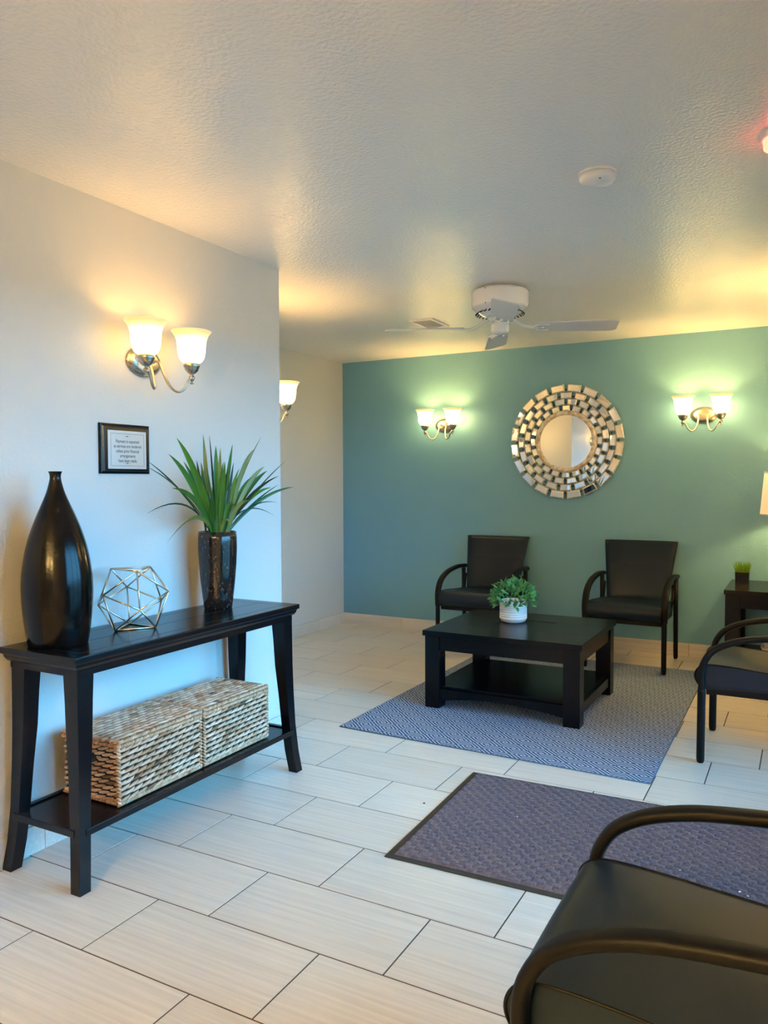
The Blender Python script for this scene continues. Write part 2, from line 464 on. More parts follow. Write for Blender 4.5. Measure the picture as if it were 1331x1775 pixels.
# tiled skirting, piece by piece
def skirting(name, p0, p1, nrm, first):
    p0, p1, nrm = Vector(p0), Vector(p1), Vector(nrm)
    d = (p1 - p0); L = d.length; d.normalize()
    mid = (p0 + p1) / 2
    ang = math.atan2(d.y, d.x)
    root = MB().box(-L / 2, L / 2, -0.002, 0.002, 0.0, 0.099).build(name, 'grout', None, (mid.x + nrm.x * 0.003, mid.y + nrm.y * 0.003, 0.0))
    root.rotation_euler = (0, 0, ang); struct(root)
    side = 1 if Vector((-d.y, d.x)).dot(Vector((nrm.x, nrm.y))) > 0 else -1
    cuts = [0.0]; c = first
    while c < L - 0.01: cuts.append(c); c += B
    cuts.append(L)
    for a, b in zip(cuts, cuts[1:]):
        if b - a < 0.02: continue
        MB().box(a - L / 2 + 0.0012, b - L / 2 - 0.0012, *sorted((side * 0.0, side * 0.009)), 0.001, 0.101, bev=0.001).build('skirting_tile', 'base_porcelain', root)
skirting('baseboard_left', (XL, YF, 0), (XL, YL, 0), (1, 0, 0), 0.35)
skirting('baseboard_recess', (XF, YP, 0), (XF, YB - 0.012, 0), (1, 0, 0), 0.52)
skirting('baseboard_back', (XF, YB, 0), (XR, YB, 0), (0, -1, 0), 0.62)
skirting('baseboard_right', (XR, 2.0, 0), (XR, YB - 0.012, 0), (-1, 0, 0), 0.3)

# ------------------------------------------------------------------ rug and doormat
rt = 0.006
rug = thing('area_rug', (-1.41, 4.69, 0), 'blue and white flat-woven rug with concentric diamonds under the coffee table', 'rug')
rc = [(-2.231, 3.602), (-0.588, 3.556), (-0.598, 5.822), (-2.221, 5.818)]
prism([(x + 1.41, y - 4.69) for x, y in rc], 0.0005, rt).build('rug_field', 'rug_weave', rug)
for i in range(4):
    a, b = rc[i], rc[(i + 1) % 4]
    MB().tube([(a[0] + 1.41, a[1] - 4.69, 0.0028), (b[0] + 1.41, b[1] - 4.69, 0.0028)], 0.0045, 0.0027, n=6).build('rug_edge', 'rug_binding', rug)

doormat = thing('doormat', (-1.31, 2.412, 0), 'charcoal purple textured entrance mat with black rubber border', 'doormat', rot=(0, 0, radians(1.4)))
MW, MD = 1.52, 0.905
MB().box(0, MW, 0, MD, 0.0003, 0.004, bev=0.0012).build('rubber_border', 'rubber', doormat)
# pile: raised staggered blocks of ribbed carpet
pm = MB(); nx, ny = 380, 230; bx = 0.026
vv = []
for j in range(ny + 1):
    for i in range(nx + 1):
        x = bx + (MW - 2 * bx) * i / nx; y = bx + (MD - 2 * bx) * j / ny
        row = math.floor(y / 0.026)
        fx = ((x + (row % 2) * 0.026) / 0.052) % 1.0; fy = (y / 0.026) % 1.0
        bump_ = max(0.0, 1 - abs(fx - 0.5) * 2)
        groove = max(0.0, 1 - min(fy, 1 - fy) / 0.20)
        h = 0.35 + 0.65 * bump_ ** 0.5 - groove * (1.0 if 0.22 < fx < 0.78 else 0.25)
        h = max(0.0, h)
        edge = min(1.0, min(x - bx, MW - bx - x, y - bx, MD - bx - y) / 0.006)
        vv.append((x, y, 0.004 + edge * (0.0015 + 0.0105 * h + random.uniform(-0.0006, 0.0006))))
ff = [(j * (nx + 1) + i, j * (nx + 1) + i + 1, (j + 1) * (nx + 1) + i + 1, (j + 1) * (nx + 1) + i) for j in range(ny) for i in range(nx)]
pm.add(vv, ff, False)
pm.build('pile', 'mat_pile', doormat)
for i, (x, y, s) in enumerate(((-0.50, 2.70, 0.006), (-0.17, 2.72, 0.006), (-0.145, 2.705, 0.004), (-0.99, 2.93, 0.003), (-0.72, 2.98, 0.003), (-0.36, 2.78, 0.0025))):
    m = MB(); m.lathe([(0.3, 0), (1.0, 0.25), (0.8, 0.7), (0.2, 0.9)], 6, smooth=False)
    o = m.build('crumb', 'crumb', None, (x, y, 0.0135)); o.scale = (s, s * 0.7, s * 0.7); o.rotation_euler = (0, 0, i * 1.3)
    tag(o, 'tiny white crumb lying on the charcoal doormat', 'crumb', 'crumbs on the doormat')

# ------------------------------------------------------------------ console table
CX0, CX1, CY0, CY1, CZ = -2.44, -2.055, 1.712, 2.972, 0.78
con = thing('console_table', ((CX0 + CX1) / 2, (CY0 + CY1) / 2, 0), 'long black wooden console table with flared legs and lower shelf along the pale wall', 'console table')
w2, l2 = (CX1 - CX0) / 2, (CY1 - CY0) / 2
top = MB().box(-w2, w2, -l2, l2, CZ - 0.022, CZ, bev=0.004).build('table_top', 'black_wood', con)
# breadboard frame and boards drawn by thin recessed seams
sm_ = MB()
for x0, x1, y0, y1 in ((-w2 + 0.052, -w2 + 0.0535, -l2 + 0.06, l2 - 0.06), (w2 - 0.0535, w2 - 0.052, -l2 + 0.06, l2 - 0.06), (-w2 + 0.052, w2 - 0.052, -l2 + 0.06, -l2 + 0.0615), (-w2 + 0.052, w2 - 0.052, l2 - 0.0615, l2 - 0.06),
                       (-0.001, 0.0005, -l2 + 0.06, l2 - 0.06)):
    sm_.box(x0, x1, y0, y1, CZ - 0.002, CZ + 0.0003)
sm_.build('board_seams', 'dark_gap', top)
# cove moulding below the top
cv = MB(); R = []
for o, z in ((0.006, CZ - 0.022), (0.010, CZ - 0.027), (0.012, CZ - 0.036), (0.018, CZ - 0.046), (0.026, CZ - 0.052), (0.026, CZ - 0.072)):
    R.append([(-w2 + o, -l2 + o, z), (w2 - o, -l2 + o, z), (w2 - o, l2 - o, z), (-w2 + o, l2 - o, z)])
cv.rings(R, False).build('moulding', 'black_wood', con)
def console_leg(sx, sy):
    R = []
    for z, out, w in ((0.0, 0.004, 0.044), (0.10, -0.008, 0.045), (0.22, -0.017, 0.046), (0.36, -0.022, 0.050), (0.5, -0.025, 0.058), (0.62, -0.026, 0.062), (0.712, -0.0265, 0.067)):
        ex, ey = sx * (w2 + out), sy * (l2 + out)      # outer corner
        ix, iy = ex - sx * w, ey - sy * w
        ring = [(ex, ey, z), (ix, ey, z), (ix, iy, z), (ex, iy, z)]
        R.append(ring if sx * sy > 0 else ring[::-1])
    return MB().rings(R, False)
for sx in (1, -1):
    for sy in (-1, 1):
        m = console_leg(sx, sy)
        if sx < 0: m.v = [(max(x, -w2 + 0.0), y, z) if False else (x + 0.004, y, z) for x, y, z in m.v]
        m.build('leg', 'black_wood', con)
SZ = 0.2
sh = MB().box(-w2 + 0.03, w2 - 0.03, -l2 + 0.02, l2 - 0.02, SZ - 0.016, SZ - 0.004).build('shelf', 'black_wood', con)
for args in ((-w2 + 0.012, -w2 + 0.034, -l2 + 0.04, l2 - 0.04), (w2 - 0.034, w2 - 0.012, -l2 + 0.04, l2 - 0.04), (-w2 + 0.04, w2 - 0.04, -l2 + 0.012, -l2 + 0.034), (-w2 + 0.04, w2 - 0.04, l2 - 0.034, l2 - 0.012)):
    MB().box(*args, SZ - 0.022, SZ + 0.002, bev=0.002).build('shelf_rail', 'black_wood', con)

# ------------------------------------------------------------------ things on the console
vase = MB()
prof = [(0.0, 0.0), (0.094, 0.0), (0.099, 0.004), (0.106, 0.045), (0.114, 0.11), (0.118, 0.18), (0.1165, 0.235), (0.110, 0.29), (0.099, 0.345), (0.083, 0.40), (0.064, 0.45), (0.045, 0.495), (0.031, 0.53), (0.0225, 0.56), (0.0185, 0.58),
        (0.0195, 0.594), (0.0225, 0.602), (0.0215, 0.604), (0.015, 0.598), (0.013, 0.56)]
pp = smooth_path([(r, h, 0) for r, h in prof[1:]], 3)
vase.lathe([(q.x, q.y) for q in pp], 56)
o = vase.build('floor_vase', 'black_ceramic', None, (-2.30, 1.845, CZ)); o.name = 'bottle_vase'
tag(o, 'tall glossy black bottle vase with narrow neck standing on the console table', 'vase')

# wire icosahedron
ico = thing('wire_polyhedron', (-2.291, 2.184, CZ), 'openwork metal wire polyhedron ornament on the console table', 'ornament')
E_ = 0.150
ph = (1 + 5 ** 0.5) / 2
raw = []
for a in (-1, 1):
    for b in (-ph, ph):
        raw += [Vector((0, a, b)), Vector((a, b, 0)), Vector((b, 0, a))]
edges = [(i, j) for i in range(12) for j in range(i) if abs((raw[i] - raw[j]).length - 2) < 1e-3]
tri = next((i, j, k) for i in range(12) for j in range(12) for k in range(12) if i < j < k and all(abs((raw[a] - raw[b]).length - 2) < 1e-3 for a, b in ((i, j), (j, k), (i, k))))
nrm = sum((raw[i] for i in tri), Vector()).normalized()
q = nrm.rotation_difference(Vector((0, 0, -1)))
pts = [(q @ v) * (E_ / 2) for v in raw]
a0 = math.atan2(pts[tri[0]].y, pts[tri[0]].x)
rz = Matrix.Rotation(radians(-94) - a0, 3, 'Z')
pts = [rz @ v for v in pts]
zmin = min(v.z for v in pts)
pts = [v + Vector((0, 0, -zmin + 0.0033)) for v in pts]
for i, j in edges:
    MB().tube([pts[i], pts[j]], 0.0033, n=6).build('rod', 'champagne_metal', ico)

# leafy plant in a crackled black pot
PX, PY = -2.313, 2.706
plant = thing('potted_plant', (PX, PY, CZ), 'strappy green leaves in a tall crackled black vase on the console table', 'plant')
pot = [(0.058, 0.0), (0.062, 0.003), (0.068, 0.05), (0.076, 0.12), (0.083, 0.2), (0.086, 0.27), (0.0855, 0.32), (0.083, 0.345), (0.078, 0.345), (0.077, 0.32), (0.0, 0.315)]
MB().lathe(pot, 48).build('pot', 'crackle_glass', plant)
MB().lathe([(0.077, 0.317), (0.05, 0.322), (0.0, 0.325)], 24, cap0=False).build('soil', 'soil', plant)
CAMP = Vector((0, 0, 1.3452))
def ray_at_x(px, py, X):
    d = f_ + r_ * ((px - 665.5) / 1352.0) + u_ * ((887.5 - py) / 1352.0)
    return CAMP + d * (X / d.x)
# real positions of the leaf tips: image direction plus each leaf's own distance from the wall
LEAVES = [ # px, py, world X of the tip, width, bow, material
 (306, 759, -2.33, .021, .05, 'blade_green'), (292, 787, -2.26, .019, .05, 'blade_green'), (352, 753, -2.36, .015, .02, 'blade_olive'), (363, 755, -2.25, .007, .03, 'blade_dark'),
 (374, 772, -2.30, .021, .02, 'blade_green'), (382, 776, -2.37, .014, .02, 'blade_olive'), (403, 770, -2.33, .015, .02, 'blade_green'), (440, 779, -2.20, .015, .07, 'blade_olive'),
 (453, 757, -2.36, .006, .03, 'blade_olive'), (494, 800, -2.28, .006, .02, 'blade_dark'), (483, 825, -2.22, .012, .04, 'blade_dark'), (459, 808, -2.21, .020, .05, 'blade_olive'),
 (463, 816, -2.27, .021, .04, 'blade_green'), (483, 840, -2.16, .007, .02, 'blade_dark'), (509, 844, -2.20, .013, .05, 'blade_green'), (480, 871, -2.17, .007, .06, 'blade_dark'),
 (475, 894, -2.20, .006, .09, 'blade_dark'), (255, 890, -2.22, .007, .10, 'blade_dark'), (288, 943, -2.18, .016, .12, 'blade_olive'), (254, 798, -2.30, .007, .03, 'blade_dark'),
 (252, 808, -2.20, .008, .04, 'blade_dark'), (298, 846, -2.19, .017, .06, 'blade_green'), (334, 805, -2.22, .020, .03, 'blade_green'), (412, 817, -2.23, .017, .02, 'blade_green'),
 (359, 812, -2.16, .008, .01, 'blade_green'), (435, 868, -2.18, .016, .06, 'blade_olive'), (401, 913, -2.19, .014, .07, 'blade_olive'), (341, 798, -2.38, .014, .02, 'blade_dark'),
 (425, 800, -2.37, .013, .02, 'blade_green'), (390, 800, -2.22, .017, .02, 'blade_green'), (318, 800, -2.37, .016, .03, 'blade_green'), (470, 845, -2.36, .015, .05, 'blade_green')]
def blade(base, tip, width, bow, parent, material, name='leaf', seg=12, rnd=None):
    """a strap leaf from base to tip, bowed upward, with a folded midrib"""
    d = tip - base; L = d.length
    face = Vector((0.75 + random.uniform(-.5, .4), -0.62 + random.uniform(-.5, .5), random.uniform(-.3, .5)))
    side = d.cross(face)
    side.normalize()
    nrm = side.cross(d).normalized()
    v, f = [], []
    ctrl = base * 0.45 + tip * 0.55 + Vector((0, 0, bow * 1.6)) - Vector(((tip.x - base.x), (tip.y - base.y), 0)) * (bow * 2.0)
    for i in range(seg + 1):
        t = i / seg
        p = base * (1 - t) ** 2 + ctrl * 2 * t * (1 - t) + tip * t * t
        w = width * min(1.0, 0.42 + 1.5 * t) * (1 - max(0.0, (t - 0.5) / 0.5) ** 2.0) * 0.5 + 0.0004
        fold = nrm * (w * 0.35)
        v += [p - side * w + fold, p, p + side * w + fold]
        if i:
            k = 3 * i
            f += [(k - 3, k - 2, k + 1, k), (k - 2, k - 1, k + 2, k + 1)]
    m = MB().add(v, f, True)
    return m.build(name, material, parent)
for i, (px, py, X, w, bow, mt) in enumerate(LEAVES):
    tip = ray_at_x(px, py, X) - Vector((PX, PY, CZ))
    a = math.atan2(tip.y, tip.x)
    rr = 0.05 * (0.4 + 0.6 * ((i * 7) % 10) / 10)
    base = Vector((cos(a) * rr, sin(a) * rr, 0.322))
    blade(base, tip, w * (1.25 if w > 0.01 else 1.0), bow, plant, mt)

for i in range(22):                       # shorter inner leaves filling the clump
    a = 2 * pi * i / 22 + random.uniform(-.2, .2); q = random.uniform(0.04, 0.17); hh = random.uniform(0.45, 0.66)
    if PX + cos(a) * q < XL + 0.03: q = 0.08
    blade(Vector((cos(a) * 0.03 + random.uniform(-.02, .02), sin(a) * 0.03 + random.uniform(-.02, .02), 0.322)), Vector((cos(a) * q, sin(a) * q, hh)), random.uniform(.009, .018), random.uniform(.01, .06), plant,
          random.choice(('blade_green', 'blade_green', 'blade_dark', 'blade_olive')))
# woven lidded baskets
def strand(m, tones, p, d, n, L, w, t, tone):
    """one flattened spindle of seagrass"""
    d = d.normalized(); s = n.cross(d).normalized(); v = []; k = 6
    prof = ((-0.5, 0.10), (-0.26, 0.78), (0.0, 1.0), (0.26, 0.78), (0.5, 0.10))
    rings = []
    for q, r in prof:
        c = p + d * (L * q) + n * (t * 0.9 * (r - 0.75))
        rings.append([c + s * (w * r * cos(2 * pi * j / k)) + n * (t * r * sin(2 * pi * j / k)) for j in range(k)])
    m.rings(rings, True)
    tones += [tone] * (len(prof) * k)
def weave_face(m, tones, o, u, v, n, U, V, rows, cols, slant):
    u, v, n, o = Vector(u), Vector(v), Vector(n), Vector(o)
    dv = V / rows; du = U / cols
    for r in range(rows):
        rowtone = random.uniform(-0.10, 0.10)
        for c in range(cols + (r % 2)):
            x = (c + 0.5 - 0.5 * (r % 2)) * du
            L = du * 1.6
            if x < du * 0.3: x, L = du * 0.32, du * 0.8
            if x > U - du * 0.3: x, L = U - du * 0.32, du * 0.8
            y = (r + 0.5) * dv
            ton = min(1, max(0, random.gauss(0.66, 0.27) + rowtone))
            p = o + u * x + v * y + n * 0.0025
            strand(m, tones, p, u + v * (slant * random.uniform(0.8, 1.2)), n, L, dv * 0.33, 0.0075, ton)
            if random.random() < 0.7:      # the second, thinner ply of the twist
                strand(m, tones, p + v * (dv * 0.16) + u * (du * 0.12) + n * 0.0022, u + v * (slant * 1.2), n, L * 0.8, dv * 0.15, 0.005, min(1, ton + random.uniform(0.0, 0.25)))
def rope(m, tones, a, b, n, r, pitch):
    a, b, n = Vector(a), Vector(b), Vector(n)
    d = b - a; L = d.length; d.normalize(); s = n.cross(d)
    k = int(L / pitch)
    for i in range(k):
        p = a + d * ((i + 0.5) * pitch * L / (k * pitch))
        strand(m, tones, p, d * 0.75 + s * 0.75, n, r * 2.6, r * 0.55, r * 0.75, min(1, max(0, random.gauss(0.6, 0.15))))
def basket(y0, y1, label, hole):
    x0, x1, z1 = -2.402, -2.112, 0.236
    L, D = y1 - y0, x1 - x0
    b = thing('lidded_basket', ((x0 + x1) / 2, (y0 + y1) / 2, SZ + 0.001), label, 'basket', 'woven baskets on the console shelf')
    hx, hy = D / 2, L / 2; ins = 0.008
    MB().box(-hx + ins, hx - ins, -hy + ins, hy - ins, 0.001, z1 - 0.03).build('core', 'basket_gap_shade', b)
    m, tn = MB(), []
    zl = z1 - 0.030
    rows = 10
    weave_face(m, tn, (hx - ins, -hy + 0.006, 0.008), (0, 1, 0), (0, 0, 1), (1, 0, 0), L - 0.012, zl - 0.008, rows, 10, 0.20)
    weave_face(m, tn, (-hx + 0.006, -hy + ins, 0.006), (1, 0, 0), (0, 0, 1), (0, -1, 0), D - 0.012, zl - 0.008, rows, 7, 0.20)
    weave_face(m, tn, (hx - 0.006, hy - ins, 0.006), (-1, 0, 0), (0, 0, 1), (0, 1, 0), D - 0.012, zl - 0.008, rows, 7, 0.20)
    for z in (0.006, ):
        rope(m, tn, (hx - 0.004, -hy, z), (hx - 0.004, hy, z), (1, 0, 0), 0.010, 0.011)
        rope(m, tn, (-hx, -hy + 0.004, z), (hx, -hy + 0.004, z), (0, -1, 0), 0.010, 0.011)
    for yy in (-hy + 0.004, hy - 0.004):
        rope(m, tn, (hx - 0.004, yy, 0.004), (hx - 0.004, yy, zl), (1, 0.3 * (1 if yy > 0 else -1), 0), 0.010, 0.012)
    o = m.build('woven_sides', 'seagrass', b); o['kind'] = 'stuff'
    at = o.data.attributes.new('tone', 'FLOAT', 'POINT'); at.data.foreach_set('value', tn)
    lid = MB().box(-hx + ins, hx - ins, -hy + ins, hy - ins, zl + 0.004, z1 - 0.006).build('lid', 'basket_gap_shade', b)
    m, tn = MB(), []
    weave_face(m, tn, (-hx + 0.012, -hy + 0.008, z1 - 0.006), (0, 1, 0), (1, 0, 0), (0, 0, 1), L - 0.016, D - 0.024, 11, 10, 0.26)
    for z, rr in ((z1 - 0.008, 0.0095), (zl + 0.006, 0.009)):
        rope(m, tn, (hx - 0.002, -hy, z), (hx - 0.002, hy, z), (1, 0, 0.3), rr, 0.010)
        rope(m, tn, (-hx, -hy + 0.002, z), (hx, -hy + 0.002, z), (0, -1, 0.3), rr, 0.010)
        rope(m, tn, (-hx, hy - 0.002, z), (hx, hy - 0.002, z), (0, 1, 0.3), rr, 0.010)
    o = m.build('woven_lid', 'seagrass', lid); o['kind'] = 'stuff'
    at = o.data.attributes.new('tone', 'FLOAT', 'POINT'); at.data.foreach_set('value', tn)
    if hole:
        MB().lathe([(0.0, 0.0), (0.022, 0.0), (0.022, 0.004)], 16, (0.0, -hy - 0.0045, 0.155), 1.6, 0.8, 'y').build('handle_hole_shade', 'handle_shadow', b)  # dark disc painted in place of the shaded hand hole
basket(1.935, 2.362, 'woven seagrass lidded basket on console shelf beneath the wire polyhedron', True)
basket(2.378, 2.800, 'woven seagrass lidded basket on console shelf beneath the potted strappy plant', True)

# ------------------------------------------------------------------ plaque
plq = thing('wall_plaque', (XL, 2.3025, 1.4805), 'black framed square notice plaque with silver plate below the wall sconce', 'plaque', rot=WALLROT_X)
pw, phh = 0.1315, 0.1005
m = MB(); R = []
for o, z in ((0.0, 0.0), (0.0, 0.008), (0.004, 0.011), (0.010, 0.0125), (0.013, 0.0165), (0.016, 0.018)):
    R.append([(-pw + o, -phh + o, z), (pw - o, -phh + o, z), (pw - o, phh - o, z), (-pw + o, phh - o, z)])
m.rings(R, False).build('board', 'plaque_black', plq)
plate = MB().box(-0.100, 0.103, -0.081, 0.073, 0.018, 0.0195, bev=0.0004).build('plate', 'plaque_plate', plq)
bd = MB(); bx0, bx1, by0, by1, bt = -0.086, 0.090, -0.069, 0.061, 0.0011
for q in ((bx0, bx1, by0, by0 + bt), (bx0, bx1, by1 - bt, by1), (bx0, bx0 + bt, by0, by1), (bx1 - bt, bx1, by0, by1)):
    bd.box(*q, 0.0194, 0.0198)
bd.build('border_line', 'ink', plate)
def text_mesh(s, size, x, y, z, parent, name, sx=1.0):
    cu = bpy.data.curves.new('tmp_text', 'FONT'); cu.body = s; cu.size = size; cu.align_x = 'CENTER'; cu.resolution_u = 3
    cu.offset = size * 0.012; cu.shear = 0.0
    to = bpy.data.objects.new('tmp_text', cu); C.objects.link(to)
    bpy.context.view_layer.update()
    me = bpy.data.meshes.new_from_object(to.evaluated_get(bpy.context.evaluated_depsgraph_get()))
    bpy.data.objects.remove(to); bpy.data.curves.remove(cu)
    me.name = name; me.materials.clear(); me.materials.append(MATS['ink'])
    o = bpy.data.objects.new(name, me); C.objects.link(o); o.parent = parent; o.location = (x, y, z); o.scale = (sx, 1, 1)
    return o
for i, s in enumerate(('Payment is expected', 'as services are rendered', 'unless prior financial', 'arrangements', 'have been made.')):
    text_mesh(s, 0.0185, 0.002, 0.024 - i * 0.0195, 0.0197, plate, 'lettering', 0.80)
for y in (0.0505, -0.0585):
    m = MB(); m.box(-0.016, 0.016, y - 0.0004, y + 0.0004, 0.0195, 0.0198); m.lathe([(0.0024, 0.0195), (0.0024, 0.0198)], 8, (0, y, 0), 1.6, 0.9)
    m.build('flourish', 'ink', plate)

# ------------------------------------------------------------------ wall sconces
def sconce(loc, rot, label, k_):
    shade_mat('frosted_shade', RIM_COL, SHADE_COL, RIM_E, SHADE_E * k_[1], 0.070, 0.126, 1)
    s = thing('wall_sconce', loc, label, 'wall sconce', 'two-light wall sconces', rot)
    MB().lathe([(0.062, 0.0), (0.0625, 0.006), (0.058, 0.010), (0.056, 0.012), (0.054, 0.017), (0.050, 0.019), (0.047, 0.024), (0.040, 0.026), (0.0, 0.027)], 48, sx=1.55, axis='z').build('back_plate', 'nickel', s)
    for k in (-1, 1):
        path = smooth_path([(k * .030, .005, .022), (k * .030, .004, .048), (k * .031, -.010, .066), (k * .034, -.060, .088), (k * .046, -.105, .108), (k * .068, -.124, .128), (k * .092, -.110, .142), (k * .106, -.082, .147), (k * .118, -.066, .150), (k * .13, -.062, .150)], 5)
        arm = MB().tube(path, 0.0058, n=10).build('arm', 'nickel', s)
        MB().lathe([(0.011, 0.0), (0.011, 0.004), (0.006, 0.006)], 12, (k * .030, .005, .026)).build('collar', 'nickel', arm)
        MB().lathe([(0.002, -0.088), (0.009, -0.086), (0.009, -0.083), (0.005, -0.080), (0.0055, -0.074), (0.010, -0.070), (0.0135, -0.063), (0.012, -0.055), (0.007, -0.050), (0.007, -0.046), (0.015, -0.042),
                    (0.024, -0.034), (0.030, -0.024), (0.031, -0.018), (0.0345, -0.014), (0.0345, -0.004), (0.031, 0.001), (0.0, 0.001)], 28, (k * .13, 0, .15), axis='y').build('cup', 'nickel', arm)
        sh = MB().lathe([(0.026, 0.001), (0.033, 0.001), (0.045, 0.010), (0.0535, 0.026), (0.058, 0.050), (0.060, 0.078), (0.063, 0.098), (0.070, 0.116), (0.080, 0.129), (0.084, 0.134), (0.082, 0.136),
                         (0.076, 0.129), (0.066, 0.115), (0.059, 0.097), (0.056, 0.076), (0.054, 0.050), (0.049, 0.028), (0.040, 0.013), (0.026, 0.007)], 40, (0, 0, 0), axis='y', cap0=False, cap1=False).build('shade', 'frosted_shade', s, (k * .13, 0, .15))
        ld = bpy.data.lights.new('bulb', 'POINT'); ld.energy = SCONCE_W * k_[0]; ld.color = SCONCE_COL; ld.shadow_soft_size = 0.022
        lo = bpy.data.objects.new('bulb', ld); C.objects.link(lo); lo.parent = sh; lo.location = (0, 0.078, 0)
    return s
sconce((XL, 2.414, 1.848), WALLROT_X, 'two-light nickel sconce with frosted bell shades above the framed payment plaque', K_NEAR)
sconce((XP, 3.885, 1.832), WALLROT_X, 'two-light sconce mostly hidden behind the corner of the pale wall', K_RECESS)
sconce((-2.80, YB, 1.832), WALLROT_Y, 'two-light nickel sconce on teal wall between recess corner and round mirror', K_BACK)
for x, w in ((-1.0, 'plaque wall'), (-0.15, 'storefront window')):  # extra sconces behind the camera, added to fill the room with warm light
    sconce((x, YF, 1.834), (pi / 2, 0, pi), 'added unseen two-light nickel sconce opposite the teal wall, the one nearer the ' + w, K_FRONT_FILL)
sconce((XR, 4.85, 1.834), (pi / 2, 0, -pi / 2), 'added unseen two-light nickel sconce on the right wall above the armchair beside the rug', K_RIGHT_FILL)  # added out of view for warm light around the armchair
sconce((-0.685, YB, 1.834), WALLROT_Y, 'two-light nickel sconce on teal wall above the end table and chair', K_BACK)

# ------------------------------------------------------------------ round mosaic mirror
mir = thing('round_mirror', (-1.727, YB, 1.664), 'round sunburst mirror ringed with small rectangular mirror tiles on the teal wall', 'mirror', rot=WALLROT_Y)
MB().lathe([(0.216, 0.004), (0.216, 0.022)], 72).build('centre_glass', 'mirror', mir)
MB().lathe([(0.214, 0.004), (0.214, 0.026), (0.222, 0.034), (0.236, 0.034), (0.250, 0.024), (0.252, 0.004)], 72, cap0=False, cap1=False).build('gilt_ring', 'gilt_wood', mir)
m = MB()
for rr, w in ((0.262, 0.005), (0.315, 0.005), (0.368, 0.005), (0.42, 0.005)):
    m.lathe([(rr - w, 0.002), (rr - w, 0.010), (rr + w, 0.010), (rr + w, 0.002)], 72, cap0=False, cap1=False)
m.build('backing_hoops', 'hoop_metal', mir)
RINGS = [(0.432, 0.116, 0.058, 0.028), (0.374, 0.094, 0.052, 0.020), (0.321, 0.080, 0.048, 0.028), (0.272, 0.066, 0.046, 0.020)]
ring_src = []
for ri, (rad, w, h, z) in enumerate(RINGS):
    src = None
    for k in range(20):
        a = 2 * pi * (k + (0.5 if ri % 2 else 0.0)) / 20 + 0.157
        if src is None:
            t = MB()
            R = []
            for o, zz in ((0.0, -0.010), (0.0, 0.0), (0.003, 0.004), (0.007, 0.005)):
                k0 = 0.90  # slightly narrower towards the centre
                R.append([(-w / 2 * k0 + o, -h / 2 + o, zz), (w / 2 * k0 - o, -h / 2 + o, zz), (w / 2 - o, h / 2 - o, zz), (-w / 2 + o, h / 2 - o, zz)])
            t.rings(R, False)
            src = t.build('mirror_tile', 'tile_edge', mir)
            g = MB(); o = 0.0085; k0 = 0.90
            g.rings([[(-w / 2 * k0 + o, -h / 2 + o, zz), (w / 2 * k0 - o, -h / 2 + o, zz), (w / 2 - o, h / 2 - o, zz), (-w / 2 + o, h / 2 - o, zz)] for zz in (0.0045, 0.0062)], False)
            glass = g.build('facet', 'mirror', src)
            t_o = src
        else:
            t_o = dup(src, mir); dup(glass, t_o)
        t_o.location = (rad * cos(a), rad * sin(a), z)
        t_o.rotation_euler = Euler((random.gauss(0, 0.02), random.gauss(0, 0.02), a - pi / 2))

# ------------------------------------------------------------------ ceiling fan
FX, FY = -1.57, 4.31
fan = thing('ceiling_fan', (FX, FY, H), 'white four-blade ceiling fan mounted close under the ceiling', 'ceiling fan')
MB().lathe([(0.105, 0.0), (0.105, -0.012), (0.098, -0.022)], 40).build('canopy', 'gilt_wood' if False else 'white_enamel', fan)
hs = MB().lathe([(0.10, -0.016), (0.150, -0.018), (0.160, -0.024), (0.1635, -0.034), (0.1635, -0.104), (0.160, -0.114), (0.152, -0.120), (0.098, -0.160), (0.075, -0.163), (0.0, -0.163)], 56).build('motor_housing', 'white_enamel', fan)
for k in range(30):
    a = 2 * pi * k / 30
    M = Matrix.Rotation(a, 4, 'Z') @ Matrix.Translation((0.126, 0, -0.1415)) @ Matrix.Rotation(radians(37), 4, 'Y')
    MB().box(-0.020, 0.020, -0.004, 0.004, -0.002, 0.002, M=M).build('vent_slot', 'dark_gap', hs)
for a in (radians(-100), radians(10), radians(170)):
    for z in (-0.030, -0.112):
        MB().lathe([(0.003, -0.001), (0.003, 0.001)], 8, (0, 0, 0), axis='x', M=Matrix.Rotation(a, 4, 'Z') @ Matrix.Translation((0.1625, 0, z))).build('screw', 'dark_gap', hs)
MB().lathe([(0.068, -0.160), (0.072, -0.168), (0.072, -0.184), (0.045, -0.190)], 36).build('flywheel', 'white_enamel', fan)
MB().lathe([(0.038, -0.186), (0.038, -0.202), (0.050, -0.208), (0.053, -0.216), (0.053, -0.246), (0.048, -0.256), (0.034, -0.264), (0.0, -0.266)], 36).build('switch_housing', 'white_enamel', fan)
bl_src = None
